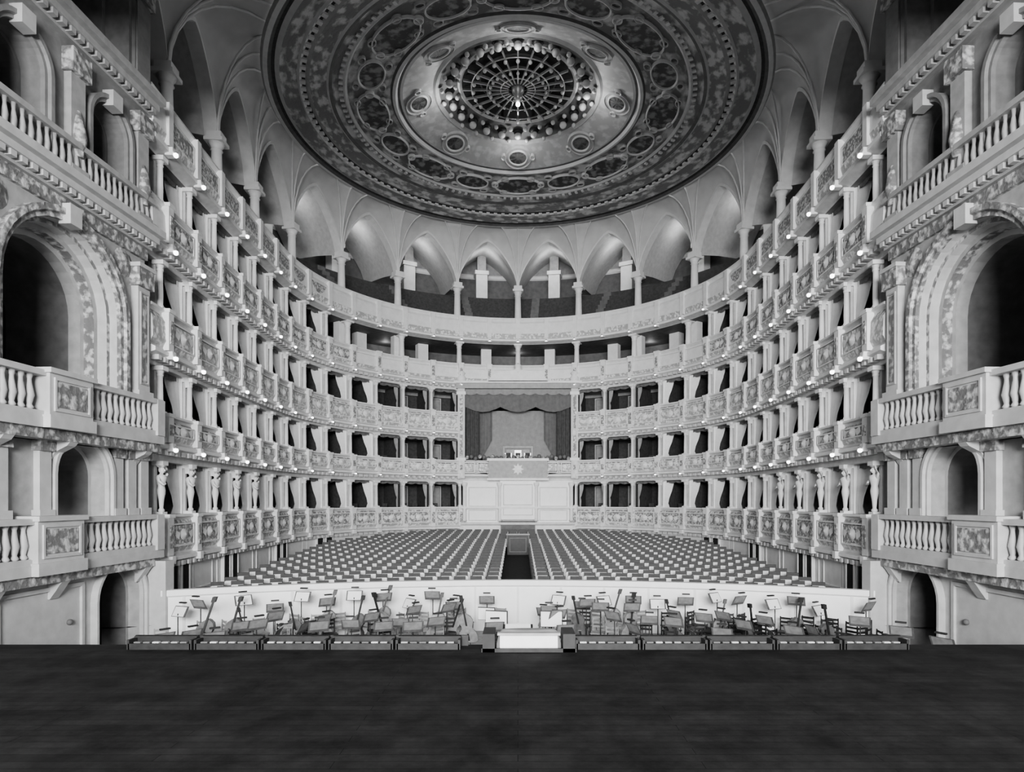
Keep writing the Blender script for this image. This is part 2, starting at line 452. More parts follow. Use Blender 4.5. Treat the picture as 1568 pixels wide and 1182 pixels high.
for (r0,h0,m),(r1,h1,_) in zip(RG[:-1],RG[1:]):
    vs=[];uv=[];fs=[]
    for i in range(nseg+1):
        t=2*pi*i/nseg
        for r,h in((r0,h0),(r1,h1)):
            vs.append((CX+r*math.sin(t),CY+r*math.cos(t),CZ+h)); uv.append((i/nseg,r))
    for i in range(nseg): fs.append((2*i,2*i+1,2*i+3,2*i+2))
    mb.add(vs,fs,m,True,uv)
def hprof(r):
    for (r0,h0,_),(r1,h1,_) in zip(RG[:-1],RG[1:]):
        if r1<=r<=r0: return h0+(h1-h0)*(r0-r)/(r0-r1)
    return 20
def disc(r,t,rx,ry,mat,frame,w=.12):
    n=28
    def pt(a,b,dz):
        rad=r+b; hh=hprof(max(.1,min(12,r)))+(hprof(r-.4)-hprof(r+.4))/.8*(-b)
        return (CX+rad*math.sin(t)+a*math.cos(t),CY+rad*math.cos(t)-a*math.sin(t),CZ+hh+dz)
    vs=[pt(0,0,-.07)]+[pt(rx*math.cos(2*pi*i/n),ry*math.sin(2*pi*i/n),-.07) for i in range(n)]
    mb.add(vs,[(0,1+i,1+(i+1)%n) for i in range(n)],mat)
    vs=[];fs=[]
    for i in range(n):
        c,q=math.cos(2*pi*i/n),math.sin(2*pi*i/n)
        for e,dz in((0,-.05),(.3*w,-.14),(.8*w,-.14),(w,.02)): vs.append(pt((rx+e)*c,(ry+e)*q,dz))
    for i in range(n):
        j=(i+1)%n
        for k in range(3): fs.append((4*i+k,4*i+k+1,4*j+k+1,4*j+k))
    mb.add(vs,fs,frame,True)
for i in range(16):
    t=2*pi*i/16
    if i%2==0: disc(7.45,t,1.4,.72,PAINT,WHITE,.1)
    else: disc(7.45,t,.95,.55,PAINT,WHITE,.1)
    disc(7.45,t+pi/16,.16,.16,CEILG,WHITE,.07)
    for d in(-.08,.08):   # scroll volutes flanking the medallions
        for rr in(6.85,8.1): disc(rr,t+pi/16+d,.2,.12,PAINT,CREAM,.06)
for i in range(8):
    t=2*pi*i/8
    disc(5.1,t,.75,.62,CEILG,CREAM,.05)
    disc(5.1,t,.5,.38,PAINT,WHITE,.1)
    for d in(-.17,.17): disc(5.1,t+d,.1,.12,CEILG,WHITE,.05)
for i in range(128):
    t=2*pi*i/128
    B=(math.cos(t),-math.sin(t),math.sin(t),math.cos(t))
    F=(CX+10.5*math.sin(t),CY+10.5*math.cos(t),CZ+19.5)+B
    mb.box(F,-.11,.11,-.12,.12,-.04,.06,WHITE)
    F=(CX+8.8*math.sin(t),CY+8.8*math.cos(t),CZ+19.8)+B
    mb.box(F,-.08,.08,-.1,.1,-.05,.04,WHITE)
mb.make('ceiling')
mb=MB()
for i in range(24):
    t=2*pi*i/24
    F=(CX,CY,CZ,math.cos(t),-math.sin(t),math.sin(t),math.cos(t))
    mb.box(F,-.035,.035,.5,2.85,21.1,21.2,BRASS)
    mb.ball(F,.1,LAMPD,0,2.3,21.0,8); mb.ball(F,.08,LAMPD,0,1.45,21.0,8)
    mb.ball(F,.2,LAMPD,0,3.55,20.85,10)
    mb.lathe(F,[(.3,0),(.24,-.1),(.1,-.2)],8,METAL,True,0,3.55,21.1)
    t+=pi/24; F=(CX,CY,CZ,math.cos(t),-math.sin(t),math.sin(t),math.cos(t))
    mb.ball(F,.12,LAMPD,0,3.2,21.0,8); mb.ball(F,.12,LAMPD,0,3.9,20.75,8)
for r in(.9,1.6,2.4):
    mb.tube([(CX+r*math.cos(2*pi*i/40),CY+r*math.sin(2*pi*i/40),CZ+21.12) for i in range(41)],.035,BRASS,6)
mb.lathe((CX,CY,CZ,1,0,0,1),[(.05,20.5),(.15,20.6),(.25,20.7),(.18,20.9),(.3,21.0),(.35,21.3),(.15,21.6)],16,BRASS)
mb.ball((CX,CY,CZ,1,0,0,1),.12,LAMP,0,0,20.4,10)
mb.make('sunburst_chandelier')
# ---------------------------------------------------------------- royal box
rb=empty('royal_box')
MID=plaster('royal_curtain_mid',.28,.8,.12,.1,4)
VAL=plaster('royal_valance',.15,.8,.15,.1,4)
mb=MB()
F0=(0,44.5,CZ,1,0,0,1)
for sg in(-1,1):
    a0,a1=(3.75,4.25) if sg>0 else (-4.25,-3.75)
    mb.box(F0,a0,a1,-.75,.9,1.5,7.9,CREAM)
    panel(mb,F0,a0+.06,a1-.06,3.0,7.6,-.75,.05,CREAM,.06,ORN)
    mb.box(F0,a0-.08,a1+.08,-.85,.9,7.4,7.62,WHITE)
    mb.box(F0,a0-.08,a1+.08,-.85,.9,2.75,2.95,WHITE)
    mb.lathe(F0,[(.3,8.3),(.34,8.6),(.2,8.8),(.3,8.95),(.12,9.15),(.02,9.3)],12,WHITE,True,sg*4,-.6,0)
mb.box(F0,-4.35,4.35,-.85,.9,7.85,8.2,GREY)
mb.box(F0,-4.5,4.5,-1.0,.9,8.2,8.35,WHITE)
vs=[];fs=[];n=16
for i in range(n+1):
    x=-2.1+4.2*i/n; z=8.35+.75*max(0,1-(x/2.1)**2)**.5
    for b in(-1.0,-.3): vs+=[(x,b,8.3),(x,b,z)]
for i in range(n):
    q=4*i; fs+=[(q,q+4,q+5,q+1),(q+2,q+3,q+7,q+6),(q+1,q+5,q+7,q+3)]
mb.loc(F0,vs,fs,WHITE)
mb.lathe(F0,[(.3,8.9),(.36,9.1),(.2,9.3),(.28,9.45),(.03,9.65)],12,WHITE,True,0,-.7,0)
mb.make('canopy_frame',rb)
mb=MB()
mb.box(F0,-3.8,3.8,2.6,2.8,1.9,7.9,CURT); mb.box(F0,-3.8,3.8,-.2,2.8,1.8,1.95,CARPET)
mb.box(F0,-3.9,-3.75,-.2,2.8,1.9,7.9,CURT); mb.box(F0,3.75,3.9,-.2,2.8,1.9,7.9,CURT); mb.box(F0,-3.8,3.8,-.3,2.8,7.75,7.9,CURT)
def folds(a0,a1,b,z0,z1f,mat,n=28,amp=.07):
    vs=[];fs=[]
    for i in range(n+1):
        f=i/n; a=a0+(a1-a0)*f; bb=b+amp*math.sin(f*n*1.9)
        zt,zb=z1f(f),z0(f); vs+=[(a,bb,zb),(a,bb,zt)]
    for i in range(n): fs.append((2*i,2*i+2,2*i+3,2*i+1))
    mb.loc(F0,vs,fs,mat,True)
folds(-2.6,2.6,.9,lambda f:1.9,lambda f:6.5,MID,40,.03)
for sg in(-1,1):
    folds(sg*3.72,sg*2.75,-.1,lambda f:1.95,lambda f:7.8,CURT,16,.1)
    folds(sg*3.3,sg*1.9,.6,lambda f:2.0+2.6*max(0,f-.1),lambda f:7.2,VAL,16,.08)
folds(-3.75,3.75,-.3,lambda f:6.6-.35*abs(math.sin(f*pi*3)),lambda f:7.85,VAL,48,.06)
folds(-3.75,3.75,-.42,lambda f:7.55-.12*abs(math.sin(f*pi*9)),lambda f:7.85,MID,54,.02)
mb.make('draperies',rb)
mb=MB()
mb.box(F0,-2.05,2.05,-1.25,-.3,1.45,2.75,GREY)
mb.box(F0,-2.15,2.15,-1.35,-.2,2.7,2.88,WHITE); mb.box(F0,-2.15,2.15,-1.35,-.2,1.35,1.5,WHITE)
vs=[(0,-1.4,2.12)]+[((.42 if i%2==0 else .24)*math.cos(2*pi*i/16),-1.27,2.12+(.42 if i%2==0 else .24)*math.sin(2*pi*i/16)) for i in range(16)]
mb.loc(F0,vs,[(0,1+i,1+(i+1)%16) for i in range(16)],PAPER)
for sg in(-1,1):
    for q in(2.4,3.5): panel(mb,F0,sg*q-.45,sg*q+.45,1.9,2.65,-.62,.06,WHITE,.06,ORNW)
for i in range(25):
    x=-3.6+.3*i; mb.ball(F0,.15,DIM if i%3 else ORNF,x,-.45,3.0+.08*math.sin(i*2.3),7)
for x in(-.7,0,.7):
    mb.box(F0,x-.25,x+.25,.6,.7,2.6,3.6 if x==0 else 3.4,BRASS); mb.box(F0,x-.18,x+.18,.56,.6,2.7,3.4,CURT)
panel(mb,F0,-1.1,1.1,2.9,3.9,.8,.14,GREY,.08,GREY)
mb.make('balcony_front',rb)
mb=MB()
mb.box(F0,-3.9,3.9,-.5,.6,-2.1,1.35,WHITE)
mb.box(F0,-1.25,1.25,-1.0,-.3,-1.4,1.35,PAPER)
for sg in(-1,1):
    mb.box(F0,sg*2.5-1.15,sg*2.5+1.15,-.75,-.4,-1.7,1.2,PAPER)
    panel(mb,F0,sg*2.5-1.0,sg*2.5+1.0,-.5,.9,-.75,.08,CREAM,.05)
    panel(mb,F0,sg*2.5-1.0,sg*2.5+1.0,-1.5,-.7,-.75,.08,CREAM,.05)
    for q in(1.28,3.75): mb.lathe(F0,[(.17,-1.5),(.13,-1.35),(.13,.9),(.2,1.05),(.2,1.2)],10,WHITE,True,sg*q,-.95,0)
panel(mb,F0,-1.05,1.05,-.4,1.1,-1.0,.08,CREAM,.05)
panel(mb,F0,-1.05,1.05,-1.1,-.5,-1.0,.06,CREAM,.05)
mb.box(F0,-4,4,-1.1,-.3,-.62,-.5,WHITE); mb.box(F0,-4,4,-1.1,-.3,-1.75,-1.6,CREAM)
mb.box(F0,-1.2,1.2,-1.05,-.5,-3.2,-1.5,DIM)
for sg in(-1,1): mb.box(F0,sg*2.6-1.4,sg*2.6+1.4,-.7,.0,-3.4,-1.7,WHITE)
for j in range(3): mb.box(F0,-1.3,1.3,-1.2-.3*j,-.9-.3*j,-3.2,-2.4-.2*j,DIM)
mb.make('entrance_portal',rb)
# ---------------------------------------------------------------- stage-box walls
def side_wall(sg,name):
    WHITE,CREAM,ORNW,ORN,GREY=SWH,SCR,SOR,SOR,SGR  # swap in the darker copies that carry shade in their colour
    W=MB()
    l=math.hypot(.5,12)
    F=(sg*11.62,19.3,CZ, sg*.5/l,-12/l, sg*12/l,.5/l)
    def wallarch(u0,u1,h0,h1,ua,ub,hb,hs,rings,mat,back,inner=CREAM,archw=.3,n=16):
        r=(ub-ua)/2; uc=(ua+ub)/2
        def outline(sh,top=True):
            return [(ub-sh,hb)]+[(uc+(r-sh)*math.cos(pi*i/n),hs+(r-sh)*math.sin(pi*i/n)) for i in range(n+1)]+[(ua+sh,hb)]
        W.loc(F,[(u0,0,h0),(ua,0,h0),(ua,0,h1),(u0,0,h1)],[(0,1,2,3)],mat)
        W.loc(F,[(ub,0,h0),(u1,0,h0),(u1,0,h1),(ub,0,h1)],[(0,1,2,3)],mat)
        if hb>h0: W.loc(F,[(ua,0,h0),(ub,0,h0),(ub,0,hb),(ua,0,hb)],[(0,1,2,3)],mat)
        for i in range(n):
            a=(uc+r*math.cos(pi*i/n),hs+r*math.sin(pi*i/n)); b=(uc+r*math.cos(pi*(i+1)/n),hs+r*math.sin(pi*(i+1)/n))
            W.loc(F,[(a[0],0,a[1]),(b[0],0,b[1]),(b[0],0,h1),(a[0],0,h1)],[(0,1,2,3)],mat)
        prev=[(p,0) for p in outline(0)]
        for k,(sh,o,mt) in enumerate(rings):
            cur=[(p,o) for p in outline(sh)]
            m=len(cur); vs=[(p[0],oo,p[1]) for p,oo in prev]+[(p[0],oo,p[1]) for p,oo in cur]
            W.loc(F,vs,[(i,i+1,m+i+1,m+i) for i in range(m-1)],mt)
            prev=cur
        m=len(prev); W.loc(F,[(p[0],o,p[1]) for p,o in prev],[tuple(range(m))],back)
        def ring(e,o): return [(ub+e,o,hb)]+[(uc+(r+e)*math.cos(pi*i/n),o,hs+(r+e)*math.sin(pi*i/n)) for i in range(n+1)]+[(ua-e,o,hb)]
        L=[ring(0,0),ring(0,-.12),ring(archw*.4,-.12),ring(archw*.5,-.2),ring(archw,-.2),ring(archw,0)]
        for A,B in zip(L[:-1],L[1:]):
            m=len(A); W.loc(F,A+B,[(i,i+1,m+i+1,m+i) for i in range(m-1)],inner)
        W.box(F,uc-.2,uc+.2,-.32,0,hs+r-.1,hs+r+archw+.12,WHITE)
    tot=12
    # ground storey with the pit door
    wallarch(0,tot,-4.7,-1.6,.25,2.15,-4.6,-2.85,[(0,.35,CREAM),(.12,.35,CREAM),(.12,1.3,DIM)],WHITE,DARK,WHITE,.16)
    for q in range(5):
        W.box(F,.4+q*.33,.7+q*.33,1.1,1.18,-4.6,-2.3,DWOOD)
    panel(W,F,2.6,5.3,-4.2,-2.2,0,.1,WHITE,.07); panel(W,F,5.6,8.5,-4.2,-2.2,0,.1,WHITE,.07)
    W.ball(F,.08,DIM,3.1,-.04,-3.2,8)
    W.box(F,2.3,tot,-.14,0,-4.7,-4.3,CREAM)
    W.box(F,-.35,.08,-.72,.1,-4.7,-1.9,WHITE)
    # parterre storey
    wallarch(0,tot,-1.6,1.7,1.75,3.6,-.5,.65,[(0,.4,CREAM),(.12,.4,WHITE),(.12,2.2,DIM)],CREAM,DARK,WHITE,.18)
    for u in(.05,.62,1.2,3.85,5.1,7.2):
        W.box(F,u,u+.36,-.16,0,-.5,1.45,WHITE); W.box(F,u-.06,u+.42,-.24,0,1.2,1.45,ORNW); W.box(F,u-.06,u+.42,-.22,0,-.5,-.25,WHITE)
    # main storey: great arch
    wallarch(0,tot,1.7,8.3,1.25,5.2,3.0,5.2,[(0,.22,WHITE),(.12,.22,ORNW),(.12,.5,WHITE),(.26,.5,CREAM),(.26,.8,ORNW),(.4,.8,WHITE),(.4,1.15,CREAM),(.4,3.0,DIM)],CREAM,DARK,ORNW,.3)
    W.box(F,1.3,5.2,1.2,2.9,2.9,3.05,CARPET)
    for u in(.08,6.0,7.4):
        w=.55
        W.box(F,u,u+w,-.22,0,3.0,7.0,WHITE); panel(W,F,u+.08,u+w-.08,3.5,6.3,-.22,.05,CREAM,.04,ORNW)
        W.box(F,u-.08,u+w+.08,-.32,0,6.45,7.0,ORN); W.box(F,u-.1,u+w+.12,-.36,0,7.0,7.12,WHITE); W.box(F,u-.07,u+w+.07,-.3,0,3.0,3.3,WHITE)
    for u,h in((1.0,7.0),(5.35,7.0)):
        vs=[(u,-.14,h)]+[(u+.42*math.cos(2*pi*i/14),-.01,h+.42*math.sin(2*pi*i/14)) for i in range(14)]
        W.loc(F,vs,[(0,1+i,1+(i+1)%14) for i in range(14)],ORN)
    def cornice(h,pr,ht,m=WHITE,den=True):
        W.box(F,-.05,tot,-pr*.35,0,h,h+ht*.35,CREAM); W.box(F,-.1,tot,-pr*.7,0,h+ht*.35,h+ht*.65,m); W.box(F,-.15,tot,-pr,0,h+ht*.65,h+ht,m)
        if den:
            for q in range(int(tot/.3)): W.box(F,q*.3,q*.3+.16,-pr*.62,0,h+ht*.12,h+ht*.36,m)
    W.box(F,0,tot,-.1,0,7.42,7.75,ORN)
    cornice(7.75,.6,.6)
    cornice(-1.75,.45,.35,WHITE,False); cornice(1.45,.6,.5)
    # attic storey
    wallarch(0,3.1,8.3,12.0,.95,2.35,8.5,10.5,[(0,.5,UPPER),(.1,.5,DIM),(.1,1.6,DIM)],GREY,DARK,GREY,.22)
    wallarch(3.1,6.2,8.3,12.0,4.0,5.4,8.5,10.5,[(0,.5,UPPER),(.1,.5,DIM),(.1,1.6,DIM)],GREY,DARK,GREY,.22)
    wallarch(6.2,tot,8.3,12.0,7.2,9.0,8.5,10.2,[(0,.5,UPPER),(.1,1.6,DIM)],GREY,DARK,GREY,.22)
    for u in(.1,2.75,5.75):
        W.box(F,u,u+.5,-.2,0,8.35,11.7,CREAM); W.box(F,u-.08,u+.58,-.32,0,11.1,11.7,ORN); W.box(F,u-.05,u+.55,-.27,0,8.35,8.7,CREAM)
        W.lathe(F,[(.12,9.0),(.2,9.5),(.14,9.9),(.05,10.2)],8,ORN,True,u+.25,-.2,0)
    W.box(F,.0,tot,-.32,-.02,8.35,8.5,CREAM); W.box(F,.0,tot,-.34,-.1,9.15,9.3,CREAM)
    for q in range(38):
        W.lathe(F,[(.05,8.5),(.08,8.75),(.04,9.0),(.06,9.15)],6,CREAM,True,.2+q*.24,-.2,0)
    cornice(11.9,.6,.6,CREAM)
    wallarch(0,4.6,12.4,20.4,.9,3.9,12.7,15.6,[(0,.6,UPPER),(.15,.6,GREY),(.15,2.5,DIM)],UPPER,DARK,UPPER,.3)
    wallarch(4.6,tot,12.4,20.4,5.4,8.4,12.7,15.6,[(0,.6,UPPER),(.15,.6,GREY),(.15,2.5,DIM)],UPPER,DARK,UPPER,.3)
    for u in(.1,4.3): W.box(F,u,u+.6,-.25,0,12.5,15.5,GREY); W.box(F,u-.1,u+.7,-.35,0,15.1,15.6,ORN)
    cornice(19.2,.5,.5,UPPER)
    W.box(F,.02,.2,0.02,8.5,-4.7,20.4,GREY)
    W.make(name)
    for (lo,hi,pr,ua,ub,uc) in((1.95,3.05,.7,.2,3.3,4.7),(-1.55,-.45,.5,-.1,3.35,4.8)):
        B=MB()
        B.box(F,ua-.1,9.5,-pr,-.01,lo-.25,lo,WHITE); B.box(F,ua-.05,9.5,-pr+.1,-.01,lo-.5,lo-.25,ORNW)
        for u in(ua+.3,3.5,5.4):
            pts=[(0,lo-.5),(-pr+.12,lo-.5),(-pr+.2,lo-.6),(-.2,lo-.75),(-.05,lo-.95),(0,lo-.95)]
            m=len(pts); vs=[(u,b-.005,c) for b,c in pts]+[(u+.28,b-.005,c) for b,c in pts]
            B.loc(F,vs,[tuple(range(m)),tuple(range(m,2*m))]+[(j,(j+1)%m,(j+1)%m+m,j+m) for j in range(m)],WHITE)
        B.box(F,ua,9.5,-pr+.02,-pr+.3,lo,lo+.14,WHITE)
        B.box(F,ua,9.5,-pr-.04,-pr+.34,hi-.14,hi,WHITE)
        B.box(F,ua-.05,ua+.3,-pr-.05,-.01,lo,hi-.02,WHITE)
        u=ua+.45; H=hi-lo-.28
        while u<9.3:
            if not(ub-.1<u<uc+.1 or 6.6<u<8.1):
                B.lathe(F,[(.05,0),(.09,.05),(.05,H*.15),(.1,H*.4),(.05,H*.75),(.045,H*.85),(.08,H)],8,WHITE,True,u,-pr+.15,lo+.14)
            u+=.24
        for p0,p1 in((ub,uc),(6.7,8.0)):
            B.box(F,p0,p1,-pr-.12,-.01,lo,hi+.03,WHITE); panel(B,F,p0+.12,p1-.12,lo+.15,hi-.15,-pr-.12,.06,WHITE,.04,ORNW)
            B.box(F,p0-.06,p1+.06,-pr-.2,-.01,hi-.06,hi+.06,WHITE); B.box(F,p0-.05,p1+.05,-pr-.18,-.01,lo-.25,lo+.05,WHITE)
        B.make('stage_box_balcony')
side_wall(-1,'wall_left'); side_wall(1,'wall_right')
mb=MB(); mb.box(FW(0,7.9),-13.5,13.5,-.6,.6,10.9,20.6,GREY); mb.box(FW(0,8.5),-12.2,12.2,0,.2,10.9,11.5,ORN); mb.make('unseen_header_blocker')  # unseen header, added and lowered to block light and darken the upper corners
# ---------------------------------------------------------------- floors, pit
def fh(y): return -3.9+max(0,(y-21))/22*1.0
def pity(x): return 21.8-.0205*x*x
mb=MB(); vs=[];fs=[];nx,ny=26,12
for i in range(nx+1):
    x=-13+26*i/nx; y0=pity(x)+.05
    for j in range(ny+1):
        y=y0+(45.5-y0)*j/ny; vs.append((x,y,CZ+fh(y)))
for i in range(nx):
    for j in range(ny):
        q=i*(ny+1)+j; fs.append((q,q+1,q+ny+2,q+ny+1))
mb.add(vs,fs,CARPET); mb.make('floor')
mb=MB(); mb.box(FW(0,16.5),-12.5,12.5,-5.9,5.8,-4.8,-4.6,LWOOD); mb.make('orchestra_pit_floor')
mb=MB(); n=44; prof=[(.0,-4.6),(.0,-4.3),(-.05,-4.3),(-.05,-3.05),(-.12,-3.0),(-.12,-2.82),(.14,-2.82),(.14,-4.6)]
vs=[];fs=[]
for i in range(n+1):
    x=-11.05+22.1*i/n
    for o,h in prof: vs.append((x,pity(x)+o,CZ+h))
m=len(prof)
for i in range(n):
    for j in range(m):
        k=(j+1)%m; fs.append((i*m+j,i*m+k,(i+1)*m+k,(i+1)*m+j))
mb.add(vs,fs,PAPER)
for i in range(15):
    x=-10.5+21*i/14; a=math.atan(-.041*x); F=(x,pity(x)-.05,CZ,math.cos(a),math.sin(a),-math.sin(a),math.cos(a))
    mb.box(F,-.04,.04,-.03,0,-4.3,-3.05,WHITE)
mb.make('orchestra_pit_wall')
mb=MB()
mb.box(FW(0,3),-13,13,-8,7.7,-2.62,-2.5,WOOD); mb.box(FW(0,3),-13,13,7.6,7.7,-4.7,-2.62,DWOOD)
mb.make('stage_floor')
mb=MB(); F=FW(0,10.55)
for sg in(-1,1):
    mb.box(F,sg*3.7-2.85,sg*3.7+2.85,.06,.1,-2.5,-2.32,DWOOD)
    for k in range(5):
        a=sg*(.95+k*1.12+.55)
        mb.box(F,a-.52,a+.52,-.22,-.18,-2.5,-2.40,DWOOD)
        mb.box(F,a-.52,a+.52,.02,.06,-2.5,-2.33,METAL); mb.box(F,a-.53,a+.53,-.03,.08,-2.34,-2.32,METAL)
        mb.box(F,a-.52,a+.52,-.18,.02,-2.5,-2.47,METAL)
        mb.box(F,a-.54,a-.50,-.22,.06,-2.5,-2.34,METAL); mb.box(F,a+.50,a+.54,-.22,.06,-2.5,-2.34,METAL)
        for q in range(6):
            mb.box(F,a-.46+.155*q,a-.46+.155*q+.11,-.16,-.1,-2.46,-2.385,[GREY,CREAM,DIM,GREY,DIM][(q*7+k*3+(sg>0))%5])
mb.make('footlights')
pb_=empty('prompter_box'); mb=MB(); F=FW(.18,10.2)
vs=[];fs=[];n=14
for j in range(6):
    t=j/5*pi/2
    for i in range(n+1):
        a=pi*i/n
        vs.append((.54*math.cos(a)*(.75+.25*math.cos(t)),.1+.42*math.sin(a)*math.cos(t),-2.5+.36*math.sin(t)))
for j in range(5):
    for i in range(n): q=j*(n+1)+i; fs.append((q,q+1,q+n+2,q+n+1))
mb.loc(F,vs,fs,CREAM,True)
mb.box(F,-.48,.48,.08,.12,-2.5,-2.24,WHITE); mb.box(F,-.52,.52,.02,.14,-2.24,-2.2,GREY)
mb.make('hood',pb_)
mb=MB(); mb.box(F,-.78,.78,-.05,.0,-2.5,-2.44,DWOOD)
for sg in(-1,1): mb.box(F,sg*.66-.1,sg*.66+.1,-.05,.5,-2.5,-2.2,METAL)
mb.make('frame',pb_)
# ---------------------------------------------------------------- seats
mb=MB(); rows=21
for j in range(rows):
    d=23.0+j*.94; cur=.0205*(1-j/26)
    pitch=.6
    off=.95 if d<36.5 else .3
    for sg in(-1,1):
        k=0
        while True:
            x=sg*(off+k*pitch); k+=1
            y=d-cur*x*x
            if y>YC: ok=math.hypot(x,y-YC)<10.9
            else: ok=abs(x)<10.7
            if not ok or k>30: break
            if y<pity(x)+.9: continue
            a=math.atan(-2*cur*x)
            F=(x,y,CZ+fh(y),math.cos(a),math.sin(a),-math.sin(a),math.cos(a))
            mb.box(F,-.24,.24,-.3,.18,.36,.46,CUSH)
            pts=[(-.24,.42),(.24,.42),(.24,.76),(.16,.84),(-.16,.84),(-.24,.76)]
            vs=[(a_,.16+.1*(c-.42)/.5,c) for a_,c in pts]+[(a_,.22+.1*(c-.42)/.5,c) for a_,c in pts]
            mb.loc(F,vs,[(0,1,2,3,4,5),(11,10,9,8,7,6)]+[(i,(i+1)%6,(i+1)%6+6,i+6) for i in range(6)],CUSH)
            mb.box(F,-.22,.22,.22,.3,.82,.95,DWOOD); mb.box(F,-.22,.22,.29,.33,.4,.9,DWOOD)
            mb.box(F,-.33,-.26,-.25,.27,0,.64,DWOOD)
mb.make('theater_seats')
# dark wooden barrier added to close the head of the centre aisle
mb=MB(); F=FW(0,36.2,fh(36.2)-0)
mb.box(F,-.62,.62,-.15,.15,0,1.15,DWOOD); mb.box(F,-.68,.68,-.2,.2,1.15,1.22,LWOOD)
panel(mb,F,-.5,.5,.15,1.0,-.15,.06,DIM,.03)
mb.make('aisle_barrier')
# ---------------------------------------------------------------- orchestra
st=MB(); ch=MB(); bs=MB()
def stand(x,y,ang,hh=1.0):
    F=(x,y,CZ-4.6,math.cos(ang),math.sin(ang),-math.sin(ang),math.cos(ang))
    st.lathe(F,[(.02,.05),(.015,hh+.1)],6,METAL)
    for q in range(3):
        t=q*2*pi/3
        st.tube([(x,y,CZ-4.4),(x+.28*math.cos(t),y+.28*math.sin(t),CZ-4.59)],.014,METAL,5)
    c=math.cos(.5);q=math.sin(.5)
    vs=[(a,b0+v*q*.34,hh+v*c*.34) for v in(0,1) for a in(-.26,.26) for b0 in(-.01,.01)]
    st.loc(F,vs,[(0,2,6,4),(1,5,7,3),(0,1,3,2),(4,6,7,5),(0,4,5,1),(2,3,7,6)],VARN)
    vs=[(a,-.02+v*q*.31,hh+.02+v*c*.3) for v in(0,1) for a in(-.22,.22)]
    st.loc(F,vs,[(0,1,3,2)],PAPER)
    vs=[(a,.02+v*q*.31,hh+.02+v*c*.3) for v in(0,1) for a in(-.22,.22)]
    st.loc(F,vs,[(0,1,3,2)],LWOOD)
    st.box(F,-.12,.12,.14,.22,hh+.38,hh+.42,METAL)
def chair(x,y,ang,m=DWOOD):
    F=(x,y,CZ-4.6,math.cos(ang),math.sin(ang),-math.sin(ang),math.cos(ang))
    ch.box(F,-.21,.21,-.2,.2,.43,.47,m)
    for a in(-.19,.16):
        ch.box(F,a,a+.03,-.19,-.16,0,.43,m); ch.box(F,a,a+.03,.16,.19,0,.9,m)
    for z in(.58,.7,.82): ch.box(F,-.17,.17,.165,.185,z,z+.06,m)
def bass(x,y,ang,lean=.25,sc=1.0,mt=None):
    mt=mt or VARN
    F=(x,y,CZ-4.6,math.cos(ang),math.sin(ang),-math.sin(ang),math.cos(ang))
    out=[(0.0,.12),(.2,.13),(.31,.2),(.34,.34),(.30,.5),(.2,.62),(.19,.72),(.24,.82),(.26,.95),(.2,1.08),(.08,1.17),(0,1.2)]
    full=[(a,c) for a,c in out]+[(-a,c) for a,c in out[::-1][1:-1]]
    m=len(full)
    def tr(a,b,c): return (a*sc+lean*c*.6*sc, b*sc+lean*c*sc*.4, c*sc)
    vs=[tr(a,-.1,c) for a,c in full]+[tr(a,.1,c) for a,c in full]
    bs.loc(F,vs,[tuple(range(m)),tuple(range(m,2*m))[::-1]]+[(i,(i+1)%m,(i+1)%m+m,i+m) for i in range(m)],mt)
    def bx(a0,a1,b0,b1,c0,c1,mt):
        bs.loc(F,[tr(a,b,c) for a in(a0,a1) for b in(b0,b1) for c in(c0,c1)],[(0,1,3,2),(4,6,7,5),(0,4,5,1),(2,3,7,6),(0,2,6,4),(1,5,7,3)],mt)
    bx(-.03,.03,-.15,-.1,.75,1.75,DWOOD); bx(-.06,.06,-.16,-.02,1.72,1.88,DWOOD); bx(-.07,.07,-.17,-.1,.48,.5,LWOOD)
    bx(-.03,.03,-.15,-.11,.2,.45,DWOOD); bx(-.012,.012,-.01,.01,0,.12,METAL)
random.seed(3)
for ring,(rd,cnt) in enumerate(((4.4,8),(5.9,12),(7.4,16),(8.6,20))):
    for i in range(cnt):
        t=-1.35+2.7*i/(cnt-1)
        x=.2+rd*math.sin(t)*1.15; y=13.0+rd*math.cos(t)*.85
        if y>pity(x)-1.2 or abs(x)>10.6 or abs(x)<.7: continue
        jit=random.uniform(-.2,.2)
        stand(x+jit,y-.35+jit,-t+pi+random.uniform(-.6,.6),random.uniform(.8,1.25))
        chair(x+jit,y+.3,-t+jit,DWOOD if x>4 or random.random()<.4 else LWOOD)
for i in range(26):
    x=-10.2+i*.82+random.uniform(-.2,.2)
    if abs(x)<.8: continue
    y=pity(x)-.9-random.uniform(0,.6)
    stand(x,y,random.uniform(-.8,.8)+(pi if i%2 else 0),random.uniform(.95,1.4)); chair(x+.4,y+.25,random.uniform(-.9,.9),DWOOD if x>4 else LWOOD)
for x,l in((-9.3,.3),(-8.6,.25),(-8.0,-.25),(-6.7,-.2),(-6.2,.3),(-5.2,.22),(-4.6,.3),(-4.0,-.25),(-2.7,.2),(-2.2,.3),(-1.5,-.2),(2.1,-.2),(2.8,.3),(3.5,.2),(5.0,-.25),(6.1,.25),(7.2,-.3),(8.2,.3),(9.1,-.3)):
    bass(x,pity(x)-1.5-random.uniform(0,.7),random.uniform(-.6,.6),l*1.5,random.uniform(.76,.98),VARN if random.random()<.6 or x>5 else LWOOD)
for i in range(34):
    x=4.9+random.uniform(0,5.4); chair(x,pity(x)-.7-random.uniform(0,3.0),random.uniform(-pi,pi))
for i in range(18):
    x=-6-random.uniform(0,4.4); chair(x,pity(x)-.9-random.uniform(0,3.0),random.uniform(-pi,pi),DWOOD if i%3==0 else LWOOD)
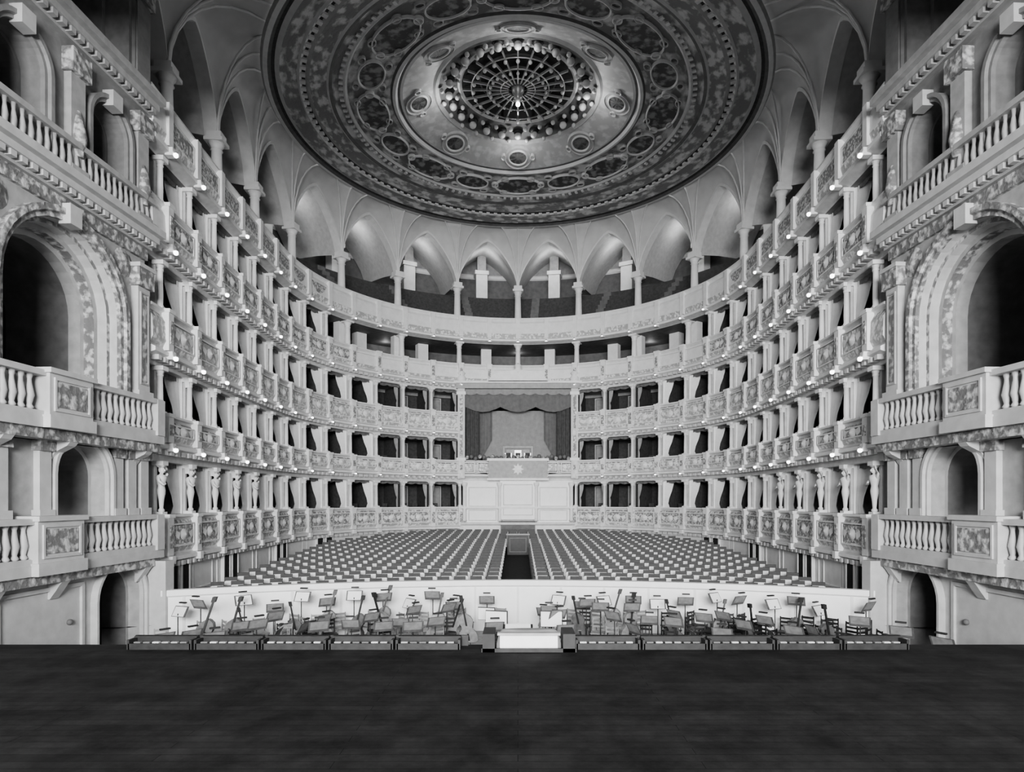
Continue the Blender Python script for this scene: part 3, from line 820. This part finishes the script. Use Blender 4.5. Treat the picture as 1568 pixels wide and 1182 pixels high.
st.make('music_stands'); ch.make('orchestra_chairs'); bs.make('double_basses')
cp=empty('conductor_podium'); mb=MB(); F=FW(0,14.2)
mb.box(F,-.5,.5,-.5,.5,-4.6,-4.1,DWOOD); mb.box(F,-.55,.55,-.55,.55,-4.1,-4.04,LWOOD)
mb.box(F,-.52,.52,-.55,-.5,-3.2,-3.14,DWOOD)
for a in(-.52,.48): mb.box(F,a,a+.04,-.55,-.5,-4.04,-3.14,METAL)
mb.make('platform',cp)
mb=MB()
mb.lathe(F,[(.04,-4.04),(.03,-3.1)],8,METAL,True,0,.35,0)
mb.loc(F,[(-.35,.2,-3.1),(.35,.2,-3.1),(.35,.5,-2.95),(-.35,.5,-2.95)],[(0,1,2,3)],DWOOD)
mb.loc(F,[(-.3,.2,-3.07),(.3,.2,-3.07),(.3,.46,-2.94),(-.3,.46,-2.94)],[(0,1,2,3)],PAPER)
mb.make('desk',cp)
mb=MB()
for x,y,w,h in((-.6,17.2,.3,.5),(.95,17.6,.3,.42),(1.2,17.9,.2,.4),(-.95,18.6,.25,.35)):
    F=FW(x,y,0,random.uniform(-.3,.3))
    mb.box(F,-w,w,-.02,.02,-3.6,-3.6+h,PAPER); mb.box(F,-w-.02,w+.02,.02,.05,-3.62,-3.58+h,METAL)
    mb.lathe(F,[(.25,-4.6),(.03,-4.55),(.02,-3.5)],8,METAL,True,0,.08,0)
mb.make('score_desks')
# ---------------------------------------------------------------- lights
def point(loc,e,r=.12,name='hall_light'):
    l=bpy.data.lights.new(name,'POINT'); l.energy=e; l.shadow_soft_size=r
    o=bpy.data.objects.new(name,l); bpy.context.scene.collection.objects.link(o); o.location=loc
def area(loc,tgt,sx,sy,e):
    l=bpy.data.lights.new('front_fill_light','AREA'); l.shape='RECTANGLE'; l.size=sx; l.size_y=sy; l.energy=e
    o=bpy.data.objects.new('front_fill_light',l); bpy.context.scene.collection.objects.link(o)
    o.location=loc; o.rotation_euler=(Vector(tgt)-Vector(loc)).to_track_quat('-Z','Y').to_euler()
area((0,-14,CZ+5.0),(0,35,CZ+3),9,5,13000)  # added front fill behind the camera, lights what the view sees
sun=bpy.data.lights.new('front_fill_sun','SUN'); sun.energy=2.9; sun.angle=math.radians(40)  # added sun as even front fill through the open stage side
so=bpy.data.objects.new('front_fill_sun',sun); bpy.context.scene.collection.objects.link(so)
so.rotation_euler=Vector((0,1,-.04)).to_track_quat('-Z','Y').to_euler()
for i in range(4):
    t=2*pi*i/4; point((CX+3.55*math.cos(t),CY+3.55*math.sin(t),CZ+20.0),60,.2,'chandelier_light')
for s in(-14.7,-10.5,-6.3,-2.1,2.1,6.3,10.5,14.7):
    x,y=P(s,3.0); point((x,y,CZ+18.2),42,.12,'gallery_light')
for s in(-8.4,0,8.4):
    x,y=P(s,2.6); point((x,y,CZ+10.9),12,.1,'gallery_light')
w=bpy.data.worlds.new('World'); bpy.context.scene.world=w; w.use_nodes=True
w.node_tree.nodes['Background'].inputs[0].default_value=(1,1,1,1); w.node_tree.nodes['Background'].inputs[1].default_value=.5
try: bpy.context.scene.view_settings.look='AgX - Medium High Contrast'
except Exception as ex: print(ex)
# ---------------------------------------------------------------- camera
c=bpy.data.cameras.new('camera'); co=bpy.data.objects.new('camera',c); bpy.context.scene.collection.objects.link(co)
co.location=(0,0,CZ); co.rotation_euler=(pi/2,0,0)
c.sensor_width=36; c.lens=21.8; c.shift_x=-.0058; c.shift_y=.111; c.clip_end=200
bpy.context.scene.camera=co
